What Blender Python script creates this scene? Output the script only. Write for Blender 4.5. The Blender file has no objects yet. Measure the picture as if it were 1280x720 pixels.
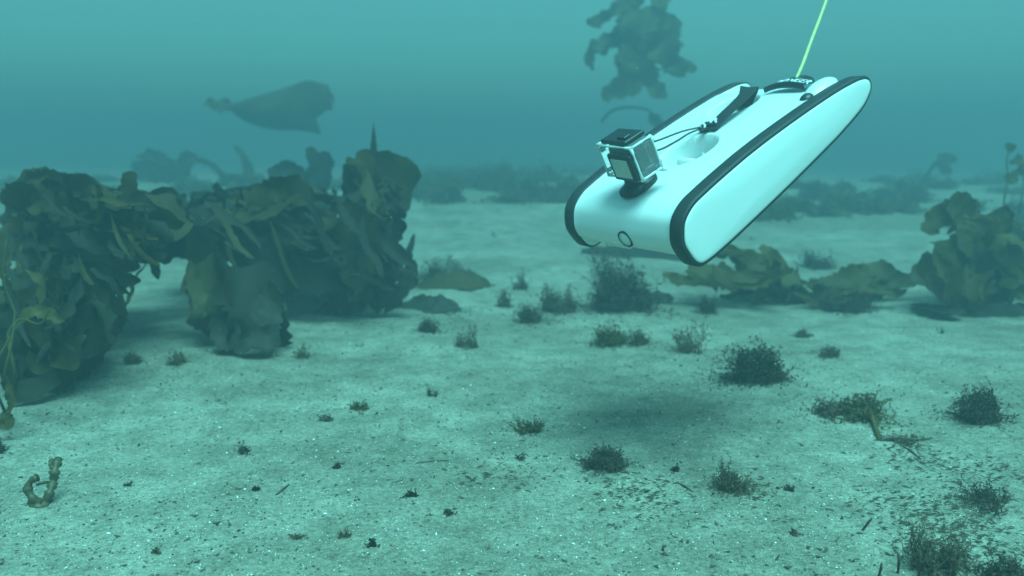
import bpy, bmesh, math, random
import numpy as np
from mathutils import Vector, Matrix
random.seed(7); rng = np.random.default_rng(7)
R = math.radians
sc = bpy.context.scene
col = sc.collection

# ------------------------------------------------------------------ camera
F = 1100.0                       # focal length in pixels of a 1280 px wide picture
CAM_H, PITCH = 0.50, math.atan(165 / F)
cam_d = bpy.data.cameras.new('camera'); cam = bpy.data.objects.new('camera', cam_d); col.objects.link(cam)
cam_d.sensor_width = 36; cam_d.lens = 36 * F / 1280; cam_d.clip_start = 0.02; cam_d.clip_end = 500
cam.location = (0, 0, CAM_H); cam.rotation_euler = (R(90) - PITCH, 0, 0)
sc.camera = cam
cam_d.dof.use_dof = True; cam_d.dof.focus_distance = 1.25; cam_d.dof.aperture_fstop = 4.0
CAMM = Matrix.Translation((0, 0, CAM_H)) @ Matrix.Rotation(R(90) - PITCH, 4, 'X')

# ------------------------------------------------------------------ light of the water column
SUN_EL, SUN_AZ = R(66), R(160)    # azimuth measured from straight ahead towards the right
w = bpy.data.worlds.new('World'); sc.world = w; w.use_nodes = True
nt = w.node_tree; nt.nodes.clear()
sky = nt.nodes.new('ShaderNodeTexSky'); sky.sky_type = 'NISHITA'; sky.sun_disc = False
sky.sun_elevation = SUN_EL; sky.sun_rotation = SUN_AZ
tint = nt.nodes.new('ShaderNodeMix'); tint.data_type = 'RGBA'; tint.blend_type = 'MULTIPLY'
tint.inputs[0].default_value = 1.0
tint.inputs[7].default_value = (0.31, 1.0, 0.70, 1)      # what 15 m of sea water lets through
bg = nt.nodes.new('ShaderNodeBackground'); bg.inputs['Strength'].default_value = 0.11
wo = nt.nodes.new('ShaderNodeOutputWorld')
nt.links.new(sky.outputs[0], tint.inputs[6]); nt.links.new(tint.outputs[2], bg.inputs['Color'])
nt.links.new(bg.outputs[0], wo.inputs['Surface'])
sd = bpy.data.lights.new('sun', 'SUN'); sd.energy = 5.0; sd.angle = R(38); sd.color = (0.30, 1.0, 1.0)
sun = bpy.data.objects.new('sun', sd); col.objects.link(sun)
sdir = Vector((math.sin(SUN_AZ) * math.cos(SUN_EL), math.cos(SUN_AZ) * math.cos(SUN_EL), math.sin(SUN_EL)))
sun.rotation_euler = sdir.to_track_quat('Z', 'Y').to_euler(); sun.location = sdir * 30
vs = sc.view_settings; vs.view_transform = 'Standard'; vs.look = 'None'; vs.exposure = 0.70; vs.gamma = 1
cy = sc.cycles
cy.volume_bounces = 3; cy.max_bounces = 8; cy.transparent_max_bounces = 12; cy.use_denoising = True
cy.diffuse_bounces = 3; cy.glossy_bounces = 3; cy.transmission_bounces = 6
cy.sample_clamp_indirect = 5; cy.caustics_reflective = False; cy.caustics_refractive = False

# ------------------------------------------------------------------ helpers
def hsh(ix, iy, s):
    n = (ix.astype(np.int64) * 374761393 + iy.astype(np.int64) * 668265263 + s * 1442695041) & 0xffffffff
    n = ((n ^ (n >> 13)) * 1274126177) & 0xffffffff
    return ((n ^ (n >> 16)) & 0xffff) / 65535.0
def vnoise(x, y, s=0):
    x = np.asarray(x, float); y = np.asarray(y, float)
    ix = np.floor(x); iy = np.floor(y); fx = x - ix; fy = y - iy
    fx = fx * fx * (3 - 2 * fx); fy = fy * fy * (3 - 2 * fy)
    a = hsh(ix, iy, s); b = hsh(ix + 1, iy, s); c = hsh(ix, iy + 1, s); d = hsh(ix + 1, iy + 1, s)
    return (a * (1 - fx) + b * fx) * (1 - fy) + (c * (1 - fx) + d * fx) * fy - 0.5
def fbm(x, y, s=0, o=4):
    t = 0; a = 1
    for k in range(o):
        t = t + a * vnoise(np.asarray(x) * 2 ** k + 17 * k, np.asarray(y) * 2 ** k + 31 * k, s + k); a *= .5
    return t
def sstep(t):
    t = np.clip(t, 0, 1); return t * t * (3 - 2 * t)
def H(x, y):
    x = np.asarray(x, float); y = np.asarray(y, float)
    h = 0.26 * sstep((y - 3.2) / 5.0)
    h = h - .06 * sstep((x - 1.6) / 4.0) * sstep((y - 3.2) / 4.0)
    h = h + .028 * fbm(x * 1.1 + 3, y * 1.4, 1, 3) * sstep((y - .3) / 1.5)
    h = h + .0075 * fbm(x * 5, y * 7, 9, 3)
    return h - 0.004
KS = 0.5 / 0.36                  # depths below are written for a camera 0.36 m up
def world(x, y, d):
    """a picture position (1280x720) at depth d metres, as a place in the water"""
    d = d * KS
    return CAMM @ Vector(((x - 640) / F * d, (360 - y) / F * d, -d))
def ground(x, y):
    d = 0.4
    for k in range(900):
        p = world(x, y, d)
        if p.z <= float(H(p.x, p.y)): break
        d *= 1.005
    p.z = float(H(p.x, p.y)); return p
def depth_of(p): return -(CAMM.inverted() @ p).z / KS

def tag(o, label=None, cat=None, group=None, kind=None):
    if label: o['label'] = label
    if cat: o['category'] = cat
    if group: o['group'] = group
    if kind: o['kind'] = kind
    return o
def empty(name, loc, label, cat, group=None):
    o = bpy.data.objects.new(name, None); col.objects.link(o); o.location = loc; o.empty_display_size = .05
    bpy.context.view_layer.update() if False else None
    return tag(o, label, cat, group)
class MB:
    def __init__(s): s.v = []; s.f = []; s.mi = []
    def add(s, v, f, mi=0):
        k = len(s.v); s.v.extend([tuple(p) for p in v]); s.f.extend([tuple(i + k for i in q) for q in f]); s.mi.extend([mi] * len(f))
    def grid(s, G, closed_u=False, closed_v=False, mi=0):
        nu = len(G); nv = len(G[0]); v = [p for r in G for p in r]; f = []
        for i in range(nu if closed_u else nu - 1):
            for j in range(nv if closed_v else nv - 1):
                i2 = (i + 1) % nu; j2 = (j + 1) % nv
                f.append((i * nv + j, i2 * nv + j, i2 * nv + j2, i * nv + j2))
        s.add(v, f, mi)
    def tube(s, pts, r, n=8, cap=True):
        pts = [Vector(p) for p in pts]; m = len(pts)
        rr = r if isinstance(r, (list, tuple)) else [r] * m
        up = Vector((.13, .21, 1)); G = []
        for i, p in enumerate(pts):
            t = (pts[min(i + 1, m - 1)] - pts[max(i - 1, 0)]).normalized()
            if i == 0:
                a = t.cross(up)
                if a.length < .1: a = t.cross(Vector((1, .1, 0)))
            else: a = a - t * a.dot(t)
            a.normalize(); b = t.cross(a)
            G.append([p + (a * math.cos(2 * math.pi * k / n) + b * math.sin(2 * math.pi * k / n)) * rr[i] for k in range(n)])
        k0 = len(s.v); s.grid(G, closed_v=True)
        if cap:
            s.f.append(tuple(k0 + k for k in range(n))[::-1]); s.mi.append(0)
            e = k0 + (m - 1) * n; s.f.append(tuple(e + k for k in range(n))); s.mi.append(0)
    def build(s, name, mats, parent=None, smooth=True, origin=None, bevel=0, local=False):
        me = bpy.data.meshes.new(name)
        v = s.v
        if origin is not None: v = [(p[0] - origin[0], p[1] - origin[1], p[2] - origin[2]) for p in v]
        me.from_pydata(v, [], s.f); 
        if not isinstance(mats, (list, tuple)): mats = [mats]
        for m in mats: me.materials.append(m)
        me.polygons.foreach_set('material_index', s.mi)
        me.polygons.foreach_set('use_smooth', [smooth] * len(s.f)); me.update()
        if name != 'blade' and len(s.f) < 60000 and name not in ('hull',):
            bmm = bmesh.new(); bmm.from_mesh(me); bmesh.ops.recalc_face_normals(bmm, faces=bmm.faces); bmm.to_mesh(me); bmm.free()
        o = bpy.data.objects.new(name, me); col.objects.link(o)
        if parent is not None: o.parent = parent
        elif origin is not None: o.location = origin
        if bevel:
            md = o.modifiers.new('bevel', 'BEVEL'); md.width = bevel; md.segments = 3; md.limit_method = 'ANGLE'; md.angle_limit = R(40)
            md.harden_normals = False
        return o
def catmull(P, n, closed=False):
    P = [np.array(p, float) for p in P]; m = len(P); segs = m if closed else m - 1
    out = []
    for i in range(n):
        t = i / (n if closed else n - 1) * segs; k = min(int(t), segs - 1); u = t - k
        g = (lambda j: P[j % m]) if closed else (lambda j: P[min(max(j, 0), m - 1)])
        a, b, c, d = g(k - 1), g(k), g(k + 1), g(k + 2)
        out.append(.5 * (2 * b + (c - a) * u + (2 * a - 5 * b + 4 * c - d) * u * u + (3 * b - a - 3 * c + d) * u ** 3))
    return out
def even(P, n, closed=False):
    """catmull curve resampled at even arc length"""
    Q = np.array(catmull(P, 600, closed))
    if closed: Q = np.vstack([Q, Q[:1]])
    L = np.concatenate([[0], np.cumsum(np.linalg.norm(np.diff(Q, axis=0), axis=1))])
    t = np.linspace(0, L[-1], n + 1)[:-1] if closed else np.linspace(0, L[-1], n)
    return np.stack([np.interp(t, L, Q[:, k]) for k in range(Q.shape[1])], 1)

# ------------------------------------------------------------------ materials
def mat(name, base=(.5, .5, .5), rough=.6, spec=.4, var=0, vscale=20, metal=0, coat=0, alt=None, bump=0, bscale=200):
    m = bpy.data.materials.new(name); m.use_nodes = True; t = m.node_tree; b = t.nodes['Principled BSDF']
    b.inputs['Roughness'].default_value = rough; b.inputs['Specular IOR Level'].default_value = spec
    b.inputs['Metallic'].default_value = metal; b.inputs['Coat Weight'].default_value = coat
    tc = t.nodes.new('ShaderNodeTexCoord')
    n = t.nodes.new('ShaderNodeTexNoise'); n.inputs['Scale'].default_value = vscale; n.inputs['Detail'].default_value = 5
    t.links.new(tc.outputs['Object'], n.inputs['Vector'])
    r = t.nodes.new('ShaderNodeValToRGB'); r.color_ramp.elements[0].position = .35; r.color_ramp.elements[1].position = .68
    a2 = alt or tuple(c * (1 - var) for c in base)
    r.color_ramp.elements[0].color = (*a2, 1); r.color_ramp.elements[1].color = (*base, 1)
    t.links.new(n.outputs[0], r.inputs[0]); t.links.new(r.outputs[0], b.inputs['Base Color'])
    if bump:
        n2 = t.nodes.new('ShaderNodeTexNoise'); n2.inputs['Scale'].default_value = bscale; n2.inputs['Detail'].default_value = 3
        t.links.new(tc.outputs['Object'], n2.inputs['Vector'])
        bp = t.nodes.new('ShaderNodeBump'); bp.inputs['Strength'].default_value = bump; bp.inputs['Distance'].default_value = .002
        t.links.new(n2.outputs[0], bp.inputs['Height']); t.links.new(bp.outputs[0], b.inputs['Normal'])
    return m
def leafmat(name, base, alt, trans=.35, rough=.45, vscale=14):
    m = mat(name, base, rough, .35, alt=alt, vscale=vscale, bump=.5, bscale=60)
    t = m.node_tree; b = t.nodes['Principled BSDF']; out = t.nodes['Material Output']
    ramp = [x for x in t.nodes if x.type == 'VALTORGB'][0]
    tr = t.nodes.new('ShaderNodeBsdfTranslucent'); t.links.new(ramp.outputs[0], tr.inputs[0])
    mx = t.nodes.new('ShaderNodeMixShader'); mx.inputs[0].default_value = trans
    t.links.new(b.outputs[0], mx.inputs[1]); t.links.new(tr.outputs[0], mx.inputs[2]); t.links.new(mx.outputs[0], out.inputs[0])
    return m
K_OLIVE = leafmat('kelp_olive', (.098, .060, .013), (.044, .030, .009), .3, .75, 7)
K_DARK = leafmat('kelp_dark', (.030, .022, .008), (.014, .0105, .0045), .2, .75, 7)
K_PALE = leafmat('kelp_golden', (.155, .102, .03), (.075, .052, .018), .4, .7)
K_GREY = leafmat('kelp_encrusted', (.055, .043, .03), (.020, .017, .012), .15, .8, 45)
STIPE = mat('stipe_brown', (.11, .085, .04), .5, var=.4)
FARW = leafmat('far_weed_hazed', (.19, .14, .08), (.11, .08, .05), .3, .8)  # weed colour lightened to stand in for haze over the far tufts
K_WARM = leafmat('kelp_olive_thin', (.14, .098, .022), (.078, .056, .015), .5, .6, 8)
RED_D = leafmat('red_algae_dark', (.105, .066, .040), (.045, .030, .02), .2, .7)
RED_M = leafmat('red_algae_mid', (.20, .12, .07), (.09, .06, .04), .25, .7)
GREENW = leafmat('yellow_green_weed', (.19, .13, .04), (.09, .075, .03), .35, .6)
WHITE = mat('white_shell_paint', (.82, .82, .81), .32, .5, var=.05, vscale=9, coat=.3)
WHITE_SIDE = mat('white_side_paint', (.80, .81, .80), .42, .4, var=.05, vscale=6)
RUBBER = mat('black_rubber', (.030, .032, .034), .55, .4, var=.35, vscale=60, bump=.15)
BLACK = mat('black_plastic', (.022, .024, .026), .38, .5, var=.3, vscale=50)
WEB = mat('webbing', (.035, .038, .04), .8, .2, var=.4, vscale=300, bump=.6, bscale=900)
LENS = mat('lens_glass_dark', (.42, .45, .44), .12, .6, var=.3, vscale=60)
SILVER = mat('grey_lens_window', (.62, .58, .54), .2, .6, var=.1)
LETTER = mat('letter_white', (.85, .86, .9), .5, var=.02)
TETHER = mat('tether_yellow_green', (.70, .62, .26), .5, var=.2, vscale=80)
SHELL = mat('shell_grit', (.9, .88, .82), .35, .6, var=.15, vscale=300)
DEBRIS = mat('debris_dark', (.11, .08, .055), .8, .2, var=.5, vscale=90)
PEB = mat('gravel_mid', (.16, .14, .11), .8, .2, var=.5, vscale=90)
# clear acrylic of the camera housing
CLEAR = bpy.data.materials.new('clear_acrylic'); CLEAR.use_nodes = True
_t = CLEAR.node_tree; _b = _t.nodes['Principled BSDF']
_b.inputs['Base Color'].default_value = (.93, .97, .97, 1); _b.inputs['Roughness'].default_value = .06
_b.inputs['Transmission Weight'].default_value = .85; _b.inputs['IOR'].default_value = 1.2

# sand
def sandmat():
    m = bpy.data.materials.new('sand'); m.use_nodes = True; t = m.node_tree; b = t.nodes['Principled BSDF']; L = t.links.new
    b.inputs['Roughness'].default_value = .85; b.inputs['Specular IOR Level'].default_value = .25
    tc = t.nodes.new('ShaderNodeTexCoord')
    def noise(sc_, det=4, rough=.6):
        n = t.nodes.new('ShaderNodeTexNoise'); n.inputs['Scale'].default_value = sc_; n.inputs['Detail'].default_value = det
        n.inputs['Roughness'].default_value = rough; L(tc.outputs['Object'], n.inputs['Vector']); return n
    def ramp(n, p0, c0, p1, c1):
        r = t.nodes.new('ShaderNodeValToRGB'); e = r.color_ramp.elements
        e[0].position = p0; e[0].color = (*c0, 1); e[1].position = p1; e[1].color = (*c1, 1); L(n.outputs[0], r.inputs[0]); return r
    def mix(a, c, f, mode='MULTIPLY'):
        x = t.nodes.new('ShaderNodeMix'); x.data_type = 'RGBA'; x.blend_type = mode; x.inputs[0].default_value = f
        L(a.outputs[2] if a.type == 'MIX' else a.outputs[0], x.inputs[6]); L(c.outputs[0], x.inputs[7]); return x
    base = ramp(noise(2.2, 6, .65), .38, (.27, .24, .19), .62, (.42, .39, .32))
    patch = ramp(noise(11, 7, .72), .40, (.50, .50, .47), .58, (1, 1, 1))  # dark mottling in the colour stands in for relief shading the frontal sun flattens
    grain = ramp(noise(120, 4, .85), .34, (.34, .33, .31), .60, (1.12, 1.12, 1.1))
    fine = ramp(noise(420, 2, .8), .34, (.5, .5, .48), .64, (1.3, 1.3, 1.27))
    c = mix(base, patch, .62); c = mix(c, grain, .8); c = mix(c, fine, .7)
    L(c.outputs[2], b.inputs['Base Color'])
    n1 = noise(110, 5, .75); n2 = noise(18, 5, .6)
    bp = t.nodes.new('ShaderNodeBump'); bp.inputs['Strength'].default_value = .8; bp.inputs['Distance'].default_value = .004
    L(n1.outputs[0], bp.inputs['Height'])
    bp2 = t.nodes.new('ShaderNodeBump'); bp2.inputs['Strength'].default_value = .5; bp2.inputs['Distance'].default_value = .015
    L(n2.outputs[0], bp2.inputs['Height']); L(bp2.outputs[0], bp.inputs['Normal']); L(bp.outputs[0], b.inputs['Normal'])
    return m
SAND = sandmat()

# ------------------------------------------------------------------ sea floor, one sheet
def seabed():
    ny, nx = 620, 620
    yy = np.concatenate([np.linspace(-14, .3, 40)[:-1], .3 + .9 * (np.linspace(0, 1, ny - 39)) * 3 + 37 * np.linspace(0, 1, ny - 39) ** 5])
    uu = np.linspace(-1, 1, nx)
    X = np.zeros((ny, nx)); Y = np.zeros((ny, nx))
    for j, y in enumerate(yy):
        ext = 1.2 + .75 * max(y, 0)
        far = 30
        X[j] = uu * ext + np.sign(uu) * (far - ext) * np.abs(uu) ** 14; Y[j] = y
    Z = H(X, Y)
    Z += .0022 * fbm(X * 32, Y * 38, 21, 3)
    me = bpy.data.meshes.new('seabed'); nvt = nx * ny
    me.vertices.add(nvt); co = np.stack([X, Y, Z], -1).reshape(-1); me.vertices.foreach_set('co', co)
    idx = np.arange(nvt).reshape(ny, nx)
    q = np.stack([idx[:-1, :-1], idx[:-1, 1:], idx[1:, 1:], idx[1:, :-1]], -1).reshape(-1, 4)
    me.loops.add(q.size); me.loops.foreach_set('vertex_index', q.reshape(-1).astype(np.int32))
    me.polygons.add(len(q)); me.polygons.foreach_set('loop_start', (np.arange(len(q)) * 4).astype(np.int32))
    me.polygons.foreach_set('use_smooth', np.ones(len(q), bool))
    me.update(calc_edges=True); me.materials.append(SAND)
    o = bpy.data.objects.new('seabed', me); col.objects.link(o)
    tag(o, 'pale sandy sea floor strewn with shell grit', None, None, 'structure')
seabed()

# grit: shells that catch the light, dark flecks, grey pebbles
def scatter(name, n, smin, smax, m, flat, label, ymin=.85, ymax=7.0, stretch=1, clump=0):
    u = rng.random(n); d = ymin * (ymax / ymin) ** u; x = (rng.random(n) * 2 - 1) * (.75 * d + .15)
    if clump:
        keep = fbm(x * 2.2, d * 2.8, 77, 3) + rng.normal(0, .15, n) > clump
        x, d = x[keep], d[keep]; n = len(x)
    z = H(x, d) + .0022 * fbm(x * 32, d * 38, 21, 3)
    s = smin + (smax - smin) * rng.random(n) ** 3
    T = np.array([(1, 0, 0), (-.5, .87, 0), (-.5, -.87, 0), (0, 0, 1.0), (0, 0, -.6)])
    ang = rng.random(n) * 6.28; tl = rng.normal(0, .5, n)
    V = T[None] * s[:, None, None] * (1 + .5 * (rng.random((n, 5, 1)) - .5)); V[:, :, 0] *= stretch; V[:, :, 2] *= flat
    ct, st_ = np.cos(tl)[:, None], np.sin(tl)[:, None]
    a, c = V[:, :, 0] * ct - V[:, :, 2] * st_, V[:, :, 0] * st_ + V[:, :, 2] * ct
    ca, sa = np.cos(ang)[:, None], np.sin(ang)[:, None]
    P = np.stack([a * ca - V[:, :, 1] * sa + x[:, None], a * sa + V[:, :, 1] * ca + d[:, None], c + z[:, None] + (s * .25)[:, None]], -1)
    Fc = np.array([(0, 1, 3), (1, 2, 3), (2, 0, 3), (1, 0, 4), (2, 1, 4), (0, 2, 4)])
    q = (Fc[None] + (np.arange(n) * 5)[:, None, None]).reshape(-1, 3)
    me = bpy.data.meshes.new(name); me.from_pydata(P.reshape(-1, 3).tolist(), [], q.tolist()); me.materials.append(m); me.update()
    o = bpy.data.objects.new(name, me); col.objects.link(o); tag(o, label, None, None, 'stuff')
scatter('shell_fragments', 700, .0018, .0034, SHELL, .5, 'larger white shell fragments here and there on the sand')
scatter('shell_grit', 42000, .0004, .0016, SHELL, .5, 'tiny bright white shell fragments scattered over the sand')
scatter('dark_debris', 15000, .0008, .0042, DEBRIS, .3, 'dark plant scraps and slivers lying over the sand', stretch=2.2, clump=-.05)
scatter('gravel', 26000, .0006, .0032, PEB, .6, 'small grey grains of gravel over the sand')

# ------------------------------------------------------------------ the underwater drone
A = Vector((.5517, -.1514, .8202)); A.normalize(); B = Vector((.7347, .5536, -.3921)); B = (B - A * A.dot(B)).normalized(); Cc = A.cross(B)
OR = Vector((.12126, .17754, -1.51422))
ML = Matrix(((A.x, B.x, Cc.x, OR.x), (A.y, B.y, Cc.y, OR.y), (A.z, B.z, Cc.z, OR.z), (0, 0, 0, 1)))
CEN = Vector((.1415, .17, -.045))
MW = CAMM @ ML @ Matrix.Translation(CEN)
def local_empty(name, label, cat, origin=CEN):
    o = bpy.data.objects.new(name, None); col.objects.link(o); o.matrix_world = CAMM @ ML @ Matrix.Translation(origin)
    o.empty_display_size = .05; return tag(o, label, cat)
rov = local_empty('underwater_drone', 'white underwater drone with black rimmed sides hovering nose down above the sand', 'underwater drone')
PROF = [(-.066, -.045), (-.059, -.026), (-.050, -.013), (-.036, -.004), (-.018, .002), (.005, .0045), (.04, .007), (.095, .0095), (.142, .010), (.19, .009),
        (.23, .0075), (.262, .006), (.309, .003), (.34, .0003), (.372, -.004), (.395, -.0085), (.411, -.0155), (.4185, -.027), (.415, -.0415), (.40, -.0535),
        (.376, -.063), (.327, -.072), (.283, -.0775), (.204, -.085), (.156, -.089), (.10, -.093), (.037, -.097), (0, -.0985), (-.027, -.0985), (-.046, -.095), (-.057, -.084), (-.0635, -.065)]
NP = 260
pr = even(PROF, NP, True)
tn = np.roll(pr, -1, 0) - np.roll(pr, 1, 0); tn /= np.linalg.norm(tn, axis=1)[:, None]
nrm = np.stack([-tn[:, 1], tn[:, 0]], 1)          # outward normal (profile runs clockwise: nose, top, tail)
def inset(d): return pr - nrm * (np.asarray(d)[:, None] if np.ndim(d) else d)
W0, WT, BW = 0.0, .283, .026
def P3(x, lh): return (x - CEN.x, lh[0] - CEN.y, lh[1] - CEN.z)
# hull between the bumpers, with its two wells dished into the deck
low = sstep((-.06 - pr[:, 1]) / .03)
hp = inset(.0035 + .008 * low)
rear = np.clip(hp[:, 0] - .325, 0, None); hp[:, 0] -= rear * .24; hp[:, 1] -= np.where(hp[:, 1] > -.04, rear * .05, -rear * .10)
top = (nrm[:, 1] > .5)
def dent(x, l):
    d = 0
    for cx, cl, rx, rl, dp in ((.148, .120, .048, .050, .066), (.104, .285, .042, .050, .042)):
        q = math.hypot((x - cx) / rx, (l - cl) / rl)
        if q < 1: d += dp * (1 - q ** 6) ** 1.2
        elif q < 1.5: d += .0025 * (1.5 - q) * (q - 1) * 4
    return d
G = []
NX = 110
for i in range(NX + 1):
    x = BW - .001 + (WT - 2 * BW + .002) * i / NX; row = []
    e = min(i, NX - i) / NX
    fl = .004 * max(0, 1 - e / .06) ** 2         # deck rises a little into the bumpers
    for k in range(NP):
        n = nrm[k]; p = hp[k] + n * fl * .4
        if top[k]:
            dd = dent(x, hp[k][0]); p = p - np.array([0, 1]) * dd
        row.append(P3(x, p))
    G.append(row)
mb = MB(); mb.grid(G, closed_v=True); hull = mb.build('hull', WHITE, rov)
# vertical thruster: dark hub placed as the forward well's shade, with pale struts
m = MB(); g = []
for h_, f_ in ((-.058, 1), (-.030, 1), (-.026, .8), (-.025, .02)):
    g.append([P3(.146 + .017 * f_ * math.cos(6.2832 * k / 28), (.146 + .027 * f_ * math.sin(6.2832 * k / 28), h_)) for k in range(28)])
m.grid(g, closed_v=True); thr = m.build('thruster_shade', BLACK, rov)
for dx, dl in ((-.042, -.012), (-.030, .034), (.004, -.058)):
    m = MB(); m.tube([P3(.146 + dx * .25, (.146 + dl * .25, -.030)), P3(.146 + dx, (.140 + dl, -.022))], [.0045, .0060], 8); m.build('strut', WHITE, thr)
# bumpers: rounded rectangular section swept round the profile
def bumper(x0, x1):
    sec = []
    for (x, d) in ((x0, .010), (x0, .0015), (x0 + .0015, 0), (x1 - .003, 0), (x1 - .0008, .0012), (x1, .0035), (x1, .012)): sec.append((x, d))
    m = MB(); m.grid([[P3(x, q) for q in inset(d)] for x, d in sec], closed_v=True); return m.build('bumper', RUBBER, rov)
b1 = bumper(WT - BW, WT); 
def bumper_l():
    sec = [(BW, .010), (BW, .0015), (BW - .0015, 0), (.003, 0), (.0008, .0012), (0, .0035), (0, .012)]
    m = MB(); m.grid([[P3(x, q) for q in inset(d)] for x, d in sec[::-1]], closed_v=True); return m.build('bumper', RUBBER, rov)
bumper_l()
def side(x, s):
    m = MB(); cen = np.array([.17, -.042]); g = []
    for d, dx in ((.0062, -.003), (.0062, .0004), (.0070, .0012), (.010, .0018)):
        g.append([P3(x + s * dx, q) for q in inset(d)])
    base = inset(.010)
    for f_ in (.94, .85, .7, .55, .42, .2, .02):
        g.append([P3(x + s * (.0018 + .003 * (1 - max(f_, .42) ** 2)), cen + (q - cen) * f_) for q in base])
    m.grid(g, closed_v=True); k = len(m.v) - NP; m.f.append(tuple(k + i for i in range(NP))); m.mi.append(0)
    return m.build('side_panel', WHITE_SIDE, rov)
side(WT, 1); side(0, -1)
def cheek(x, s):
    m = MB(); cen = np.array([.17, -.042]); g = [[P3(x - s * .002, q) for q in inset(.0035)], [P3(x + s * .0006, q) for q in inset(.0035)]]
    base = inset(.006)
    for f_ in (1, .8, .5, .2, .02): g.append([P3(x + s * .0012, cen + (q - cen) * f_) for q in base])
    m.grid(g, closed_v=True); return m.build('inner_side_panel', WHITE_SIDE, rov)
cheek(BW, 1); cheek(WT - BW, -1)
def nearest_l(h0, l):   # front surface l at height h
    c = [(abs(q[1] - h0), q[0]) for q in hp if q[0] < -.01]; return min(c)[1]
def deck_h(l):
    c = [(abs(hp[k][0] - l), hp[k][1]) for k in range(NP) if nrm[k][1] > .4]; return min(c)[1]
# bow camera port: black ring and pale window, standing on the curved nose
lh = -.0535; ll = nearest_l(lh, 0)
def disc_on_nose(r0, r1, off, name, m_, parent, dome=0):
    m = MB(); g = []
    for r, o_ in ((r0, off - .004), (r0, off), (r1, off + dome)):
        row = []
        for k in range(40):
            a_ = 2 * math.pi * k / 40; h = lh + r * math.sin(a_); row.append(P3(.149 + r * math.cos(a_) , (nearest_l(h, 0) * .3 + ll * .7 - o_, h)))
        g.append(row)
    m.grid(g, closed_v=True)
    if r1 < .002 or dome: m.f.append(tuple(len(m.v) - 40 + i for i in range(40))); m.mi.append(0)
    return m.build(name, m_, parent)
port = disc_on_nose(.0150, .0124, .0012, 'camera_port_ring', BLACK, rov)
disc_on_nose(.0127, .002, .0007, 'camera_port_window', WHITE_SIDE, port, .0012)
# flat belly skid under the nose, and the side thruster cowl, light pod and cable plate on the stern
def box(m, c, s, rot=None):
    v = [Vector(((i & 1) - .5, ((i >> 1) & 1) - .5, ((i >> 2) & 1) - .5)) for i in range(8)]
    v = [Vector((p.x * s[0], p.y * s[1], p.z * s[2])) for p in v]
    if rot: v = [rot @ p for p in v]
    m.add([p + Vector(c) for p in v], [(0, 2, 3, 1), (4, 5, 7, 6), (0, 1, 5, 4), (2, 6, 7, 3), (0, 4, 6, 2), (1, 3, 7, 5)])
m = MB(); box(m, P3(.075, (.0, -.0965)), (.06, .06, .006)); o = m.build('belly_plate', WHITE_SIDE, rov, bevel=.002)
# stern pods (two pale bulges next to the bumpers)
def pod(cx, cl):
    m = MB(); g = []
    for i in range(13):
        th = math.pi / 2 * i / 12; row = []
        for k in range(32):
            a_ = 2 * math.pi * k / 32
            row.append(P3(cx + .021 * math.cos(a_) * math.sin(th) , (cl + .040 * math.sin(a_) * math.sin(th), deck_h(cl) - .004 + .017 * math.cos(th))))
        g.append(row)
    m.grid(g, closed_v=True); return m.build('stern_pod', WHITE, rov)
pod(.234, .352)
m = MB(); g = []
for i in range(8):
    th = math.pi / 2 * i / 7
    g.append([P3(.243 + .011 * math.cos(2 * math.pi * k / 20) * math.sin(th), (.306 + .013 * math.sin(2 * math.pi * k / 20) * math.sin(th), deck_h(.306) - .002 + .009 * math.cos(th))) for k in range(20)])
m.grid(g, closed_v=True); m.build('stern_socket', BLACK, rov)
# dark wing-shaped cable plate with the name in white letters
def plate_h(x, l): return deck_h(min(l, .37)) + .007 + .011 * max(0, 1 - ((x - .178) / .050) ** 2) ** .7
m = MB(); g = []
out_top = [(.139, .328), (.142, .350), (.153, .370), (.176, .382), (.204, .377), (.223, .358)]
out_bot = [(.139, .328), (.149, .335), (.163, .339), (.18, .339), (.20, .337), (.218, .336)]
tp = even(out_top, 26); bt = even(out_bot, 26)
for f_ in np.linspace(0, 1, 8):
    g.append([P3(q[0], (q[1], plate_h(*q))) for q in tp * f_ + bt * (1 - f_)])
g2 = [[(p[0], p[1], p[2] - .010) for p in r] for r in (g[-1],)] ; g3 = [[(p[0], p[1], p[2] - .010) for p in g[0]]]
m.grid(g3 + g + g2); plate = m.build('name_plate', BLACK, rov)
fc = bpy.data.curves.new('letters', 'FONT'); fc.body = 'PIONEER'; fc.size = .024; fc.extrude = .0006; fc.align_x = 'CENTER'; fc.space_character = 1.05
fo = bpy.data.objects.new('letters', fc); col.objects.link(fo); bpy.context.view_layer.update()
fm = bpy.data.meshes.new_from_object(fo.evaluated_get(bpy.context.evaluated_depsgraph_get())); bpy.data.objects.remove(fo)
for v in fm.vertices:
    x = .184 + v.co.x * .74; l = .342 + v.co.y * 1.1; v.co = Vector(P3(x, (l, plate_h(x, l) + .0012 + v.co.z)))
fm.materials.clear(); fm.materials.append(LETTER)
lo = bpy.data.objects.new('lettering', fm); col.objects.link(lo); lo.parent = plate
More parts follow.
